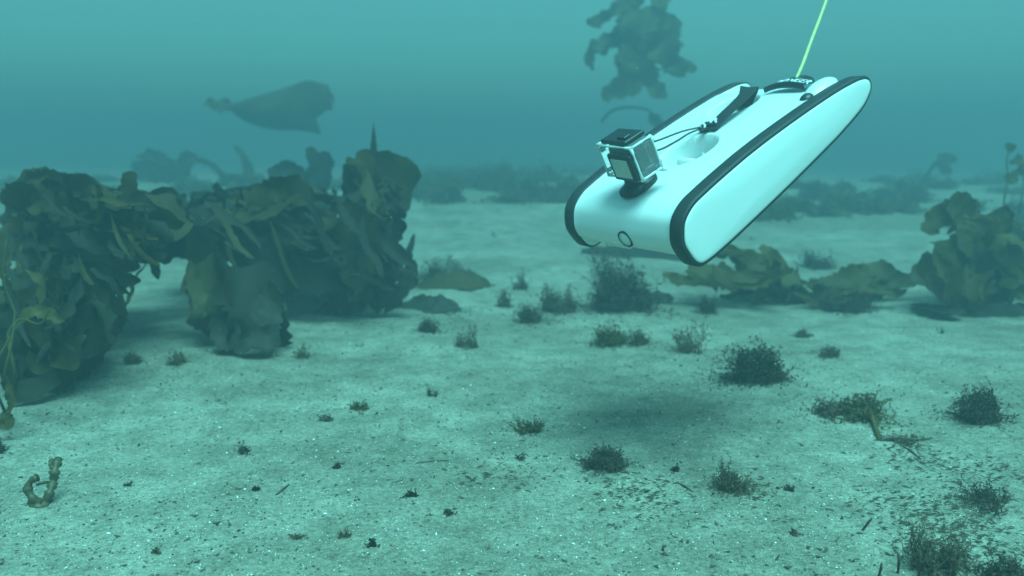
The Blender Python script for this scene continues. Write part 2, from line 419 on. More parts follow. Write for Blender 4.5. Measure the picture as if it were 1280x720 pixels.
# carry strap arching over the deck on the centre line
def ribbon(name, pts, wd, th, m_, parent, wdir=(1, 0, 0)):
    Q = even(pts, 40); m = MB(); G = []
    for i in range(40):
        t = Vector(Q[min(i + 1, 39)] - Q[max(i - 1, 0)]).normalized(); a_ = Vector(wdir); a_ = (a_ - t * a_.dot(t)).normalized(); n = a_.cross(t)
        p = Vector(Q[i]); ww = wd[0] + (wd[1] - wd[0]) * i / 39 if isinstance(wd, tuple) else wd
        G.append([p + a_ * sx * ww / 2 + n * sn * th / 2 for sx, sn in ((-1, -1), (1, -1), (1, 1), (-1, 1))])
    m.grid(G, closed_v=True); m.f += [(0, 1, 2, 3), tuple(len(m.v) - 4 + k for k in (3, 2, 1, 0))]; m.mi += [0, 0]
    return m.build(name, m_, parent, bevel=.0008, smooth=False)
def L3(x, l, h): return P3(x, (l, h))
ribbon('carry_strap', [L3(.093, .318, -.020), L3(.105, .324, .004), L3(.122, .315, .017), L3(.138, .288, .020), L3(.145, .250, .019), L3(.147, .215, .017), L3(.145, .180, .009)],
       (.034, .022), .003, WEB, rov)
m = MB(); box(m, L3(.104, .300, -.012), (.010, .016, .008)); m.build('strap_anchor', BLACK, rov, bevel=.002)
# tape and clip where the lanyard is tied
m = MB()
for k, (x, l, h) in enumerate(((.142, .190, .012), (.136, .183, .017), (.128, .190, .013), (.134, .178, .010), (.139, .172, .014), (.122, .184, .010))):
    rr = Matrix.Rotation(k * 1.1, 3, 'Z') @ Matrix.Rotation(k * .7, 3, 'X'); box(m, L3(x, l, h), (.014, .007, .005), rr)
knot = m.build('strap_knot', WEB, rov, bevel=.0012)
m = MB()
m.tube([L3(.128, .176, .016), L3(.131, .180, .021), L3(.137, .179, .019), L3(.140, .173, .016)], .0018, 8)
m.tube([L3(.145, .199, .019), L3(.149, .192, .021), L3(.153, .189, .018)], .0022, 8)
m.build('knot_tape', LETTER, knot)

# tether from the stern up and out of the picture
t0 = CAMM @ ML @ Vector((.174, .368, .001))
tp_ = [t0] + [world(x, y, d / KS) for x, y, d in ((1003, 81, 1.53), (1014, 51, 1.58), (1033, 0, 1.68), (1062, -85, 1.85))]
Q = even([tuple(p) for p in tp_], 50)
m = MB(); m.tube(Q, .0029, 12); teth = m.build('tether', TETHER, None, origin=tuple(t0))
tag(teth, 'thin yellow green tether cable rising from the stern of the drone', 'cable')

# ------------------------------------------------------------------ action camera in its clear housing
ACO = Vector((.1415, .005, .006))
ac = local_empty('action_camera', 'small action camera in a clear housing clamped on the nose deck of the drone', 'camera', ACO)
def Q3(x, l, h): return (x, l, h)      # local to ACO
# mount: black pad (ellipse) and pedestal
m = MB(); g = []
for (sx, sl, h, ol) in ((.024, .034, -.004, .0), (.024, .034, .003, .0), (.021, .031, .006, .0), (.014, .021, .010, -.002), (.010, .014, .016, -.006), (.010, .012, .028, -.010)):
    g.append([Q3(sx * math.copysign(abs(math.cos(a_)) ** .8, math.cos(a_)), sl * math.copysign(abs(math.sin(a_)) ** .8, math.sin(a_)) + ol, h) for a_ in [2 * math.pi * k / 36 for k in range(36)]])
m.grid(g, closed_v=True); m.f.append(tuple(len(m.v) - 36 + i for i in range(36))); m.mi.append(0)
m.build('mount', BLACK, ac)
HR = Matrix.Rotation(R(-5), 3, 'Z'); HC = Vector((.010, -.004, .0545))
def hb(name, c, s, m_, parent, bev=.003, rot=None):
    m = MB(); box(m, (0, 0, 0), s); v = [HR @ (Vector(p) + Vector(c)) + HC for p in m.v]; m.v = [tuple(p) for p in v]
    return m.build(name, m_, parent, bevel=bev, smooth=False)
HW, HD, HH = .090, .042, .056
# clear housing as a shell: outer and inner box
hb('housing', (0, 0, 0), (HW, HD, HH), CLEAR, ac, .006)
hb('camera_body', (-.001, .003, -.001), (.060, .021, .041), mat('camera_grey', (.13, .135, .14), .4, .5, var=.3, vscale=40), ac, .004)
hb('housing_top_latch', (-.002, .002, HH / 2 + .004), (HW * .72, HD * .95, .007), BLACK, ac, .002)
hb('latch_button', (.012, -.004, HH / 2 + .009), (.020, .014, .004), BLACK, ac, .0015)
lf = hb('lens_frame', (.014, -HD / 2 - .0035, -.005), (.058, .009, .045), BLACK, ac, .003)
hb('lens_window', (.014, -HD / 2 - .0083, -.005), (.041, .002, .031), SILVER, lf, .0005)
hb('housing_foot', (-.006, -.004, -HH / 2 - .006), (.012, .012, .012), BLACK, ac, .002)
m = MB()
for z_ in (-.018, .018):
    for x_ in (-HW / 2 + .004, HW / 2 - .004):
        p = [HR @ Vector((x_, -HD / 2 + .004, z_)) + HC, HR @ Vector((x_, HD / 2 + .003, z_)) + HC]; m.tube(p, .0034, 10)
m.build('housing_clip', CLEAR, ac)
EDGE = mat('painted_edge_glint', (.82, .86, .86), .15, .8, var=.3, vscale=70)  # pale bars painted in as bright highlights on the clear housing's edges
m = MB(); hx, hy, hz_ = HW / 2 - .001, HD / 2 - .001, HH / 2 - .001
for (p, q) in [((-1, -1, -1), (1, -1, -1)), ((-1, -1, 1), (1, -1, 1)), ((-1, -1, -1), (-1, -1, 1)), ((1, -1, -1), (1, -1, 1)), ((1, -1, -1), (1, 1, -1)), ((1, -1, 1), (1, 1, 1)), ((1, 1, -1), (1, 1, 1)), ((-1, -1, 1), (-1, 1, 1))]:
    p_ = HR @ Vector((p[0] * hx, p[1] * hy, p[2] * hz_)) + HC; q_ = HR @ Vector((q[0] * hx, q[1] * hy, q[2] * hz_)) + HC
    m.tube([p_.lerp(q_, t_) for t_ in (0, .25, .5, .75, 1)], [.0032, .0018, .0022, .0015, .0032], 8)
m.build('housing_edge_glint', EDGE, ac)
m = MB(); s_ = HR @ Vector((HW / 2 - .01, HD / 2, -HH / 2 - .002)) + HC
m.tube([s_ + Vector((-.012, 0, 0)), s_ + Vector((.014, 0, 0))], .0045, 12); m.build('thumb_screw', LETTER, ac)
# lanyard: two thin cords from the housing back to the strap
off = Vector(ACO)
def l2(x, l, h): return Vector((x, l, h)) - off
m = MB()
m.tube(even([tuple(q) for q in (l2(.132, .035, .052), l2(.112, .075, .040), l2(.103, .115, .028), l2(.108, .155, .020), l2(.124, .183, .013))], 24), .0016, 7)
m.tube(even([tuple(q) for q in (l2(.140, .035, .045), l2(.131, .080, .028), l2(.124, .120, .020), l2(.121, .155, .016), l2(.128, .183, .012))], 24), .0016, 7)
m.build('lanyard', BLACK, ac)

# ------------------------------------------------------------------ kelp
def blade_mesh(pts, wd0, seed, ruffle=.25, twist=0, nu=30, nv=8, facing=None, ragged=.12, tip=.15, basew=.15, cup=.2, taper=0, rough_=.16):
    """leaf along pts (world metres); wd = widest width; returns MB"""
    wd = wd0 * KS; rr = random.Random(seed); Q = even([tuple(p) for p in pts], nu); m = MB(); G = []
    Lg = float(np.sum(np.linalg.norm(np.diff(Q, axis=0), axis=1)))
    fr = rr.uniform(2.2, 3.6) * Lg / max(wd, .01) * .75; p1, p2 = rr.uniform(0, 6), rr.uniform(0, 6)
    face = Vector(facing) if facing else Vector((rr.uniform(-.5, .5), -1, rr.uniform(-.2, .7)))
    for i in range(nu):
        t = Vector(Q[min(i + 1, nu - 1)] - Q[max(i - 1, 0)]).normalized(); u = i / (nu - 1)
        n = face - t * face.dot(t); n.normalize(); n = Matrix.Rotation(twist * (u - .4), 3, t) @ n; a_ = t.cross(n)
        s = min(1, basew + (1 - basew) * (u / .28)) if u < .28 else 1.0
        s *= math.sqrt(max(0, 1 - max(0, (u - .6) / .4) ** 2.4 * (1 - tip ** 2)))
        w_ = wd / 2 * s; row = []
        for j in range(nv + 1):
            v = j / nv * 2 - 1
            wl = w_ * (1 + ragged * (math.sin(fr * 1.7 * u + p2 * (1 if v > 0 else 2.3)) + .6 * math.sin(fr * 4.1 * u + p1 * (1 if v > 0 else 1.7))))
            z = ruffle * wd * .5 * abs(v) ** 1.6 * math.sin(fr * u * 1.9 + p1 + (1.7 if v > 0 else 0)) * s
            z += ruffle * wd * .18 * math.sin(fr * .8 * u + p2 + v) + cup * w_ * (v * v - .4)
            wl *= 1 - taper * u
            if j in (0, nv): wl *= 1 + rough_ * rr.uniform(-1, 1)
            row.append(Vector(Q[i]) + a_ * wl * v + n * (z + wd * .03 * rr.uniform(-1, 1)))
        G.append(row)
    m.grid(G); return m
ROOT = {}
def plant(name, base, label, cat, group=None):
    o = bpy.data.objects.new(name, None); col.objects.link(o); o.location = base; o.empty_display_size = .1
    return tag(o, label, cat, group)
def blade(pl, pts, wd, m_, seed=None, name='blade', **k):
    seed = seed if seed is not None else random.randint(0, 10 ** 6)
    return blade_mesh(pts, wd, seed, **k).build(name, m_, pl, origin=tuple(pl.location))
def stipe(pl, pts, r, m_=None, name='stipe'):
    Q = even([tuple(p) for p in pts], 26); m = MB(); n = len(Q); m.tube(Q, [KS * r * (1.15 - .5 * i / n) for i in range(n)], 8)
    return m.build(name, m_ or STIPE, pl, origin=tuple(pl.location))
def holdfast(pl, r=.03):
    m = MB(); rr = random.Random(int(pl.location.x * 999))
    for k in range(12):
        a_ = 6.283 * k / 12 + rr.uniform(-.2, .2); e = Vector((math.cos(a_), math.sin(a_), 0)) * r * rr.uniform(.8, 1.4)
        m.tube([Vector((0, 0, r * .9)), e * .5 + Vector((0, 0, r * .6)), e + Vector((0, 0, -.006))], [r * .16, r * .13, r * .06], 6)
    return m.build('holdfast', STIPE, pl)
def W3(seq, d0=None):
    return [world(*(q if len(q) == 3 else (q[0], q[1], d0))) for q in seq]
def inpoly(x, y, P):
    c = False; j = len(P) - 1
    for i in range(len(P)):
        if (P[i][1] > y) != (P[j][1] > y) and x < (P[j][0] - P[i][0]) * (y - P[i][1]) / (P[j][1] - P[i][1]) + P[i][0]: c = not c
        j = i
    return c
def fill(pl, poly, d0, d1, n, lpx, wpx, mats, seed, grav=.3, bias=None):
    """overlapping blades growing through the volume the outline encloses"""
    rr = random.Random(seed); xs = [p[0] for p in poly]; ys = [p[1] for p in poly]; made = 0; tries = 0
    while made < n and tries < 4000:
        tries += 1
        x, y = rr.uniform(min(xs), max(xs)), rr.uniform(min(ys), max(ys)); th = rr.uniform(0, 6.28) if bias is None else bias + rr.gauss(0, .6)
        L_ = rr.uniform(*lpx); P = [(x, y)]
        for k in range(4):
            th += rr.uniform(-.55, .55); x += math.cos(th) * L_ / 4; y += math.sin(th) * L_ / 4 + grav * L_ / 8; P.append((x, y))
        if sum(not inpoly(px, py, poly) for px, py in P[:5]) > (1 if rr.random() < .3 else 0): continue
        d = rr.uniform(d0, d1); dd = rr.uniform(-.10, .10)
        pts = []
        for k, (px, py) in enumerate(P):
            q = world(px, py, d + dd * k / 4); g = float(H(q.x, q.y)) + .01
            if q.z < g: q.z = g
            pts.append(q)
        blade(pl, pts, (wpx[0] + (wpx[1] - wpx[0]) * rr.random() ** 1.5) * d / F, rr.choice(mats), rr.randint(0, 10 ** 6), ruffle=rr.uniform(.1, .4), twist=rr.uniform(-2.2, 2.2), nu=24, nv=6, tip=rr.uniform(.0, .3), basew=rr.uniform(.3, .8), facing=(rr.uniform(-1, 1), -1, rr.uniform(-.4, 2.2)), ragged=rr.uniform(.05, .22), rough_=rr.choice((.01, .03, .08)), cup=rr.uniform(-.3, .5))
        made += 1

# --- the big clump at the left edge
b = ground(75, 488)
k1 = plant('kelp_plant', b, 'big dark kelp clump at the left, overhanging the sand', 'kelp')
holdfast(k1, .025)
fill(k1, [(0, 330), (150, 335), (160, 350), (150, 400), (125, 440), (90, 480), (40, 500), (5, 505), (0, 400)], 1.32, 1.62, 90, (50, 140), (14, 48), [K_DARK, K_DARK, K_OLIVE], 11, bias=1.25)
fill(k1, [(0, 214), (50, 214), (110, 230), (170, 240), (240, 244), (262, 280), (215, 318), (100, 345), (0, 360)], 1.55, 1.95, 100, (50, 150), (14, 48), [K_OLIVE, K_DARK, K_OLIVE, K_DARK], 12, bias=.4, grav=.5)
fill(k1, [(0, 225), (60, 215), (130, 228), (200, 245), (215, 300), (185, 345), (168, 400), (110, 450), (50, 505), (0, 505)], 1.28, 1.6, 46, (40, 90), (5, 12), [K_OLIVE, K_DARK, K_DARK], 13, bias=1.3, grav=.5)
stipe(k1, [b, world(85, 430, 1.5), world(80, 340, 1.6), world(100, 260, 1.7)], .006)
for sq, w_, mm in (([(95, 345), (130, 340), (150, 349), (176, 350)], 20, K_DARK), ([(140, 300), (150, 272), (160, 240), (165, 214)], 30, K_OLIVE),
                   ([(40, 270), (20, 242), (36, 226), (62, 212)], 32, K_OLIVE), ([(10, 245), (40, 230), (80, 230), (125, 238)], 34, K_OLIVE),
                   ([(60, 305), (100, 290), (140, 268), (175, 256)], 46, K_OLIVE), ([(95, 455), (120, 430), (135, 400), (152, 372)], 40, K_DARK),
                   ([(35, 260), (15, 290), (5, 320), (0, 345)], 34, K_OLIVE)):
    blade(k1, W3(sq, 1.62 if sq[0][1] < 320 else 1.42), w_ * 1.55 / F, mm, ruffle=.2)
# --- thin golden kelp right at the left frame edge
b = ground(8, 520)
k2 = plant('kelp_plant', b, 'thin pale stemmed kelp at the left edge, in front of the dark clump', 'kelp')
stipe(k2, [b, world(20, 480, 1.13), world(10, 420, 1.14), world(20, 395, 1.15), world(4, 350, 1.16), world(8, 300, 1.18)], .0026, K_PALE)
stipe(k2, [world(3, 480, 1.1), world(12, 440, 1.1), world(22, 400, 1.12), world(50, 405, 1.13), world(62, 385, 1.13)], .0018, K_PALE)
stipe(k2, [b, world(-10, 470, 1.1), world(2, 440, 1.1), world(24, 405, 1.12)], .002, K_PALE)
for sq, w_ in (([(20, 410), (35, 392), (55, 390), (80, 402)], 16), ([(4, 350), (-10, 320), (-5, 290)], 14), ([(2, 515), (10, 528), (-4, 532)], 16), ([(8, 470), (16, 500), (6, 524)], 12), ([(30, 335), (45, 345), (52, 360), (50, 380)], 11)):
    blade(k2, W3(sq, 1.14), w_ * 1.12 / F, K_PALE, ruffle=.25)
b = ground(-6, 560); k2b = plant('algae_tuft', b, 'small dark tuft cut by the left frame edge', 'seaweed')
# --- middle mass
b = ground(420, 392)
k3 = plant('kelp_plant', b, 'wide dark kelp bed sprawling across the middle left of the sand', 'kelp')
holdfast(k3, .05)
fill(k3, [(185, 255), (260, 245), (300, 236), (350, 228), (400, 236), (440, 246), (480, 262), (495, 300), (480, 340), (440, 372), (400, 362), (345, 340), (260, 322), (190, 320)],
     1.85, 2.35, 150, (50, 150), (12, 42), [K_DARK, K_OLIVE, K_DARK, K_DARK], 21, bias=.3, grav=.5)
fill(k3, [(185, 250), (300, 230), (400, 228), (480, 262), (510, 310), (500, 370), (440, 385), (380, 370), (345, 350), (260, 332), (190, 326)], 1.8, 2.0, 56, (40, 90), (5, 12), [K_OLIVE, K_DARK, K_DARK], 22, bias=1.1, grav=.5)
for sq, w_, mm in (([(190, 262), (230, 290), (262, 330), (250, 352)], 46, K_OLIVE), ([(310, 262), (340, 238), (372, 240), (392, 252)], 34, K_OLIVE), ([(410, 262), (440, 280), (450, 320), (440, 360)], 50, K_OLIVE),
                   ([(300, 300), (340, 330), (380, 345), (420, 352)], 44, K_DARK)):
    blade(k3, W3(sq, 1.85), w_ * 1.9 / F, mm, ruffle=.25)
# --- folded blade standing in front
b = ground(290, 428)
k4 = plant('kelp_plant', b, 'broad folded kelp frond standing on the sand in front of the kelp bed', 'kelp')
blade(k4, [world(255, 318, 1.72), world(262, 350, 1.66), world(270, 390, 1.62), ground(283, 432)], 66 * 1.65 / F, K_OLIVE, 5, ruffle=.22, facing=(-.35, -1, .1), tip=.7, basew=.8, cup=.5)
blade(k4, [world(300, 330, 1.70), world(308, 360, 1.64), world(322, 395, 1.60), ground(318, 434)], 74 * 1.65 / F, K_DARK, 6, ruffle=.18, facing=(.5, -1, .1), tip=.7, basew=.7, cup=.6)
blade(k4, [world(345, 368, 1.66), world(335, 388, 1.6), world(325, 410, 1.57), world(310, 430, 1.56)], 40 * 1.6 / F, K_GREY, 8, ruffle=.3, tip=.7, basew=.6)
blade(k4, [world(238, 325, 1.7), world(240, 345, 1.68), world(248, 372, 1.65), world(258, 395, 1.62)], 20 * 1.6 / F, K_PALE, 9, ruffle=.3)
blade(k4, [world(262, 400, 1.6), world(280, 415, 1.58), world(305, 425, 1.56), world(350, 420, 1.57)], 34 * 1.6 / F, K_GREY, 10, ruffle=.4, tip=.6, basew=.6)
# --- tall pair with spike
b = ground(460, 372)
k5 = plant('kelp_plant', b, 'tall upright kelp with a pointed tip and one broad golden blade', 'kelp')
stipe(k5, [b, world(462, 320, 2.1), world(466, 250, 2.12), world(467, 200, 2.12)], .006)
blade(k5, W3([(468, 240), (468, 205), (467, 178), (467, 152)], 2.1), 20 * 2.1 / F, K_DARK, 3, ruffle=.1, tip=.0, basew=1, ragged=.05, taper=.93)
blade(k5, W3([(466, 280), (462, 245), (456, 212), (458, 186)], 2.08), 36 * 2.1 / F, K_OLIVE, 4, ruffle=.2)
blade(k5, W3([(462, 205), (480, 212), (502, 220), (520, 232)], 2.2), 54 * 2.2 / F, K_PALE, 12, ruffle=.12, tip=.6, basew=.6, rough_=.02, ragged=.04)
blade(k5, W3([(470, 240), (485, 245), (500, 248), (514, 250)], 2.26), 42 * 2.2 / F, K_OLIVE, 13, ruffle=.2, tip=.5, basew=.8, rough_=.02, ragged=.06)
blade(k5, W3([(432, 262), (438, 240), (440, 218), (436, 196)], 2.1), 20 * 2.1 / F, K_OLIVE, 14, ruffle=.2)
blade(k5, W3([(470, 262), (455, 290), (460, 330), (468, 360)], 2.1), 50 * 2.1 / F, K_DARK, 15, ruffle=.3)
fill(k5, [(425, 215), (455, 200), (480, 230), (500, 262), (500, 300), (470, 330), (430, 320)], 2.0, 2.25, 30, (34, 70), (12, 30), [K_OLIVE, K_DARK], 25)
# --- hanging knobbly frond
k6 = plant('kelp_frond', world(484, 232, 1.95), 'dark knobbly kelp frond hanging beside the golden blade', 'kelp')
stipe(k6, W3([(470, 235), (484, 232), (494, 255), (492, 290), (484, 335)], 1.95), .005, K_DARK)
for sq, w_ in (([(484, 232), (496, 262), (497, 285), (490, 322)], 20), ([(478, 250), (474, 285), (480, 310), (484, 336)], 14), ([(492, 260), (502, 265), (506, 274)], 10), ([(480, 225), (490, 240), (494, 258)], 18)):
    blade(k6, W3(sq, 1.93), w_ * 1.95 / F, K_DARK, ruffle=.5, ragged=.3)
m = MB()
for k in range(26):
    p = world(486 + 9 * math.sin(k * 2.1) + 4, 262 + k * 3, 1.92); m.tube([p + Vector((-.003, 0, 0)), p + Vector((.003, 0, .001))], [.003 + .002 * (k % 3), .0035], 7)
m.build('float_bladders', K_DARK, k6, origin=tuple(k6.location))

# ------------------------------------------------------------------ bushy algae
def bush(name, base, wx, hz, m_, label, cat='seaweed', n=110, seed=1, leaf=.006, spread=1.0, group=None, lean=(0, 0), thick=.0011, wy=None):
    rr = random.Random(seed); m = MB(); wy = wy or wx; n = int(n * 1.7); leaf *= .72 * KS; thick *= .8
    lobes = []
    for q in range(rr.randint(4, 7)):
        a_ = rr.uniform(0, 6.283); rd = rr.random() ** .7 * .62; lobes.append((math.cos(a_) * rd * wx / 2, math.sin(a_) * rd * wy / 2, rr.uniform(.22, .5), rr.uniform(.6, 1.3), rr.uniform(-.25, .1) * wx))
    for s in range(n):
        lx, ly, ls, lh_, ll_ = rr.choice(lobes)
        a_ = rr.uniform(0, 6.283); rd = rr.random() ** .6; el = rr.random() ** .8
        if rr.random() < .12: ls *= 1.9; lh_ *= 1.1
        elif rr.random() < .18: ls *= 2.6; lh_ *= .16
        tgt = Vector((lx + math.cos(a_) * rd * wx * ls * .8 * spread + (lean[0] + ll_) * el, ly + math.sin(a_) * rd * wy * ls * .8 * spread + lean[1] * el, hz * lh_ * (.1 + .9 * el) * math.sqrt(max(.05, 1 - .75 * rd * rd))))
        st_ = Vector((lx + math.cos(a_) * rd * wx * .12, ly + math.sin(a_) * rd * wy * .12, -.003)); pts = []
        K = 6
        for k in range(K + 1):
            u = k / K; p = st_.lerp(tgt, u); p.z = st_.z + (tgt.z - st_.z) * (u ** .8)
            jit = hz * .07 * min(1, u * 3); p += Vector((rr.gauss(0, jit), rr.gauss(0, jit), rr.gauss(0, jit * .6))); pts.append(p)
        side_ = Vector((math.sin(a_), rr.uniform(-1, 1), rr.uniform(-.4, .4))).normalized()
        G = [[p - side_ * thick * (1.2 - .8 * k / K), p + side_ * thick * (1.2 - .8 * k / K)] for k, p in enumerate(pts)]; m.grid(G)
        for k in range(1, K + 1):
            for q in range(3):
                c = pts[k].lerp(pts[k - 1], rr.random()); d = Vector((rr.gauss(0, 1), rr.gauss(0, 1), rr.gauss(.3, .8))).normalized() * leaf * rr.uniform(.6, 2.0)
                e = d.cross(Vector((rr.gauss(0, 1), rr.gauss(0, 1), rr.gauss(0, 1)))).normalized() * leaf * rr.uniform(.2, .45)
                m.add([c, c + d * .5 + e, c + d, c + d * .5 - e], [(0, 1, 2, 3)])
    me_o = m.build(name, m_, None, smooth=False); me_o.location = base
    return tag(me_o, label, cat, group)
def bpx(name, x, y, wpx, hpx, m_, label, **k):
    p = ground(x, y); d = depth_of(p); return bush(name, p, wpx * d * KS / F, hpx * d * KS / F, m_, label, **k)
bpx('algae_bush', 786, 387, 92, 74, RED_D, 'large dark bushy seaweed on the sand right under the nose of the drone', n=330, seed=31, leaf=.008)
bpx('algae_bush', 953, 476, 66, 62, RED_D, 'round dark seaweed bush on open sand below the right kelp line', n=300, seed=32, leaf=.0055, lean=(-.035, 0))
bpx('algae_bush', 1226, 524, 62, 40, RED_D, 'low dark seaweed hummock on the sand at the far right', n=220, seed=33, leaf=.005, lean=(-.02, 0))
bpx('algae_tuft', 758, 583, 58, 26, RED_D, 'flat black tuft alone on the near sand, lower centre', n=220, seed=34, leaf=.003)
bpx('algae_tuft', 920, 612, 54, 34, RED_M, 'thin brownish tuft on the near sand right of the flat black tuft', n=120, seed=35, leaf=.003)
bpx('algae_tuft', 768, 432, 52, 30, GREENW, 'yellowish green tuft behind the shadow of the drone', n=110, seed=36, leaf=.005)
bpx('algae_tuft', 795, 430, 34, 20, RED_M, 'small brown tuft touching the yellowish green tuft', n=80, seed=37, leaf=.004)
bpx('algae_tuft', 700, 390, 52, 34, RED_M, 'brown tuft just left of the large bush under the drone', n=130, seed=38, leaf=.006)
bpx('algae_tuft', 664, 402, 44, 22, RED_D, 'low dark tuft in front and left of the brown tuft', n=100, seed=39, leaf=.005)
bpx('algae_tuft', 632, 384, 20, 26, RED_M, 'tiny upright brown tuft at the left end of the tuft row', n=40, seed=40, leaf=.005)
bpx('algae_tuft', 652, 362, 22, 26, RED_M, 'faint brown sprig behind the row of tufts', n=36, seed=41, leaf=.005)
bpx('algae_tuft', 884, 392, 32, 28, RED_D, 'small dark tuft right of the large bush', n=90, seed=42, leaf=.005)
bpx('algae_tuft', 1038, 446, 30, 14, RED_M, 'tiny flat tuft on pale sand right of the round bush', n=60, seed=43, leaf=.004)
bpx('algae_tuft', 1006, 422, 26, 10, RED_M, 'tiny tuft just in front of the right kelp line', n=40, seed=44, leaf=.004)
bpx('algae_tuft', 533, 416, 30, 20, RED_D, 'small dark tuft on the sand in front of the speckled fronds', n=80, seed=45, leaf=.004)
bpx('algae_tuft', 585, 434, 30, 32, RED_M, 'spindly brown sprig on open sand left of centre', n=34, seed=46, leaf=.004)
bpx('algae_tuft', 167, 455, 22, 18, RED_M, 'small brown tuft beside the big left clump', n=50, seed=47, leaf=.0035)
bpx('algae_tuft', 222, 456, 28, 16, GREENW, 'small olive tuft between left clump and folded frond', n=44, seed=48, leaf=.0035)
bpx('algae_tuft', 556, 352, 66, 32, RED_D, 'dark feathery tuft behind the flat kelp blade', n=150, seed=49, leaf=.006)
bpx('algae_tuft', 378, 448, 40, 24, GREENW, 'thin olive sprigs in front of the folded frond', n=22, seed=50, leaf=.003)
bpx('algae_tuft', 862, 440, 56, 44, RED_M, 'sparse brown wisps behind the round dark bush', n=40, seed=51, leaf=.004)
bpx('algae_tuft', 1180, 715, 90, 70, RED_M, 'brown tuft in the dark litter at the lower right', n=90, seed=52, leaf=.003)
bpx('algae_bush', 1268, 745, 70, 62, RED_D, 'dark bush cut by the bottom right corner', n=220, seed=53, leaf=.004)
bpx('algae_tuft', 1250, 632, 90, 24, RED_D, 'low dark scraggly patch at the right edge above the corner', n=60, seed=54, leaf=.003)
bpx('algae_tuft', 160 * 2.8, 512, 30, 14, GREENW, 'pale thin tuft flat on the sand, left of centre', n=30, seed=55, leaf=.003)
bpx('algae_tuft', 665, 542, 60, 16, GREENW, 'pale greenish smear of weed on the sand near the flat black tuft', n=36, seed=56, leaf=.004)
bush('algae_tuft', ground(-6, 566), .03, .03, RED_D, 'small dark tuft cut by the left frame edge', n=80, seed=57, leaf=.003); bpy.data.objects.remove(k2b)
# forked twig at lower left
b = ground(52, 630); tw = plant('sponge_twig', b, 'forked knobbly brown twig standing on the sand at lower left', 'seaweed'); dd = depth_of(b)
def knob(pts, r, sd):
    rr = random.Random(sd); Q = even([tuple(world(x, y, dd + z)) for x, y, z in pts], 26); m = MB()
    m.tube(Q, [r * rr.uniform(.7, 1.35) for _ in Q], 9); return m
knob([(54, 632, 0), (62, 616, .0), (67, 600, .01), (69, 586, .01), (73, 574, .02)], .0062, 1).build('branch', STIPE, tw, origin=tuple(b))
knob([(54, 630, 0), (42, 624, -.01), (35, 612, -.01), (38, 602, -.01), (46, 597, -.01)], .0055, 2).build('branch', STIPE, tw, origin=tuple(b))
knob([(46, 606, -.01), (56, 603, .0), (64, 603, .01)], .002, 3).build('branch', STIPE, tw, origin=tuple(b))
knob([(38, 628, 0), (50, 634, -.01), (62, 628, .01)], .006, 4).build('branch', STIPE, tw, origin=tuple(b))
knob([(68, 590, .01), (63, 580, .01), (66, 574, .015)], .003, 5).build('branch', STIPE, tw, origin=tuple(b))

# --- low speckled fronds and flat blades right of the middle bed
b = ground(470, 390)
k7 = plant('kelp_plant', b, 'low grey speckled fronds fanning out at the foot of the kelp bed', 'kelp')
for sq, w_ in (([(450, 392), (448, 365), (440, 335), (436, 315)], 34), ([(470, 392), (480, 365), (490, 335), (500, 308)], 34), ([(480, 392), (498, 370), (510, 350), (518, 325)], 22),
               ([(440, 392), (426, 372), (422, 350), (425, 330)], 30), ([(470, 388), (465, 360), (462, 330), (470, 300)], 40), ([(495, 385), (508, 345), (512, 315), (518, 292)], 9)):
    blade(k7, W3(sq, 1.95), w_ * 1.95 / F, K_GREY, ruffle=.3)
def flat_blade(x0, y0, x1, y1, wpx, m_, label, cat='kelp', lift=.012, group=None, bend=3):
    ps = []
    for u in (0, .33, .66, 1):
        p = ground(x0 + (x1 - x0) * u, y0 + (y1 - y0) * u + bend * math.sin(3 * u)); p.z += lift * (.4 + math.sin(2.5 * u)); ps.append(p)
    d = depth_of(ps[1]); mb_ = blade_mesh(ps, wpx * d / F, int(x0), ruffle=.12, facing=(0, -.55, 1), tip=.3, basew=.3)
    o = mb_.build('kelp_frond', m_, None, origin=tuple(ps[0])); return tag(o, label, cat, group)
flat_blade(520, 360, 612, 356, 52, K_OLIVE, 'flat olive kelp blade lying on the sand behind the speckled one')
flat_blade(500, 385, 574, 388, 46, K_GREY, 'flat grey speckled kelp blade lying on the sand')
flat_blade(725, 318, 870, 322, 42, K_DARK, 'dark kelp blade lying behind the large bush under the drone')
flat_blade(1145, 384, 1200, 402, 40, K_DARK, 'short dark kelp blade lying before the right kelp', lift=.02)
flat_blade(1200, 396, 1290, 390, 30, K_DARK, 'thin dark kelp blade flat on the sand at the right edge', lift=.01)
flat_blade(752, 372, 842, 378, 24, K_DARK, 'narrow blade poking out right of the large bush', lift=.015)
# yellowish weed trailing on the sand at right
b = ground(1100, 552); yw = plant('trailing_weed', b, 'yellowish weed with a thick stem trailing over the sand at right', 'seaweed'); dd = depth_of(b)
stipe(yw, [b, ground(1092, 534) + Vector((0, 0, .006)), ground(1086, 520) + Vector((0, 0, .012)), ground(1070, 508) + Vector((0, 0, .02))], .0034, GREENW)
stipe(yw, [b, ground(1120, 552) + Vector((0, 0, .006)), ground(1145, 553) + Vector((0, 0, .004)), ground(1165, 550) + Vector((0, 0, .002))], .0014, STIPE)
bb = bush('fronds', (0, 0, 0), .11, .05, GREENW, None, None, n=90, seed=61, leaf=.006); bb.parent = yw; bb.location = ground(1072, 520) - b
bb = bush('fronds', (0, 0, 0), .10, .03, RED_M, None, None, n=60, seed=62, leaf=.004); bb.parent = yw; bb.location = ground(1030, 520) - b
bb = bush('fronds', (0, 0, 0), .09, .012, RED_M, None, None, n=40, seed=63, leaf=.003); bb.parent = yw; bb.location = ground(1140, 554) - b
for o in yw.children:
    for k_ in ('label', 'category'):
        if k_ in o: del o[k_]

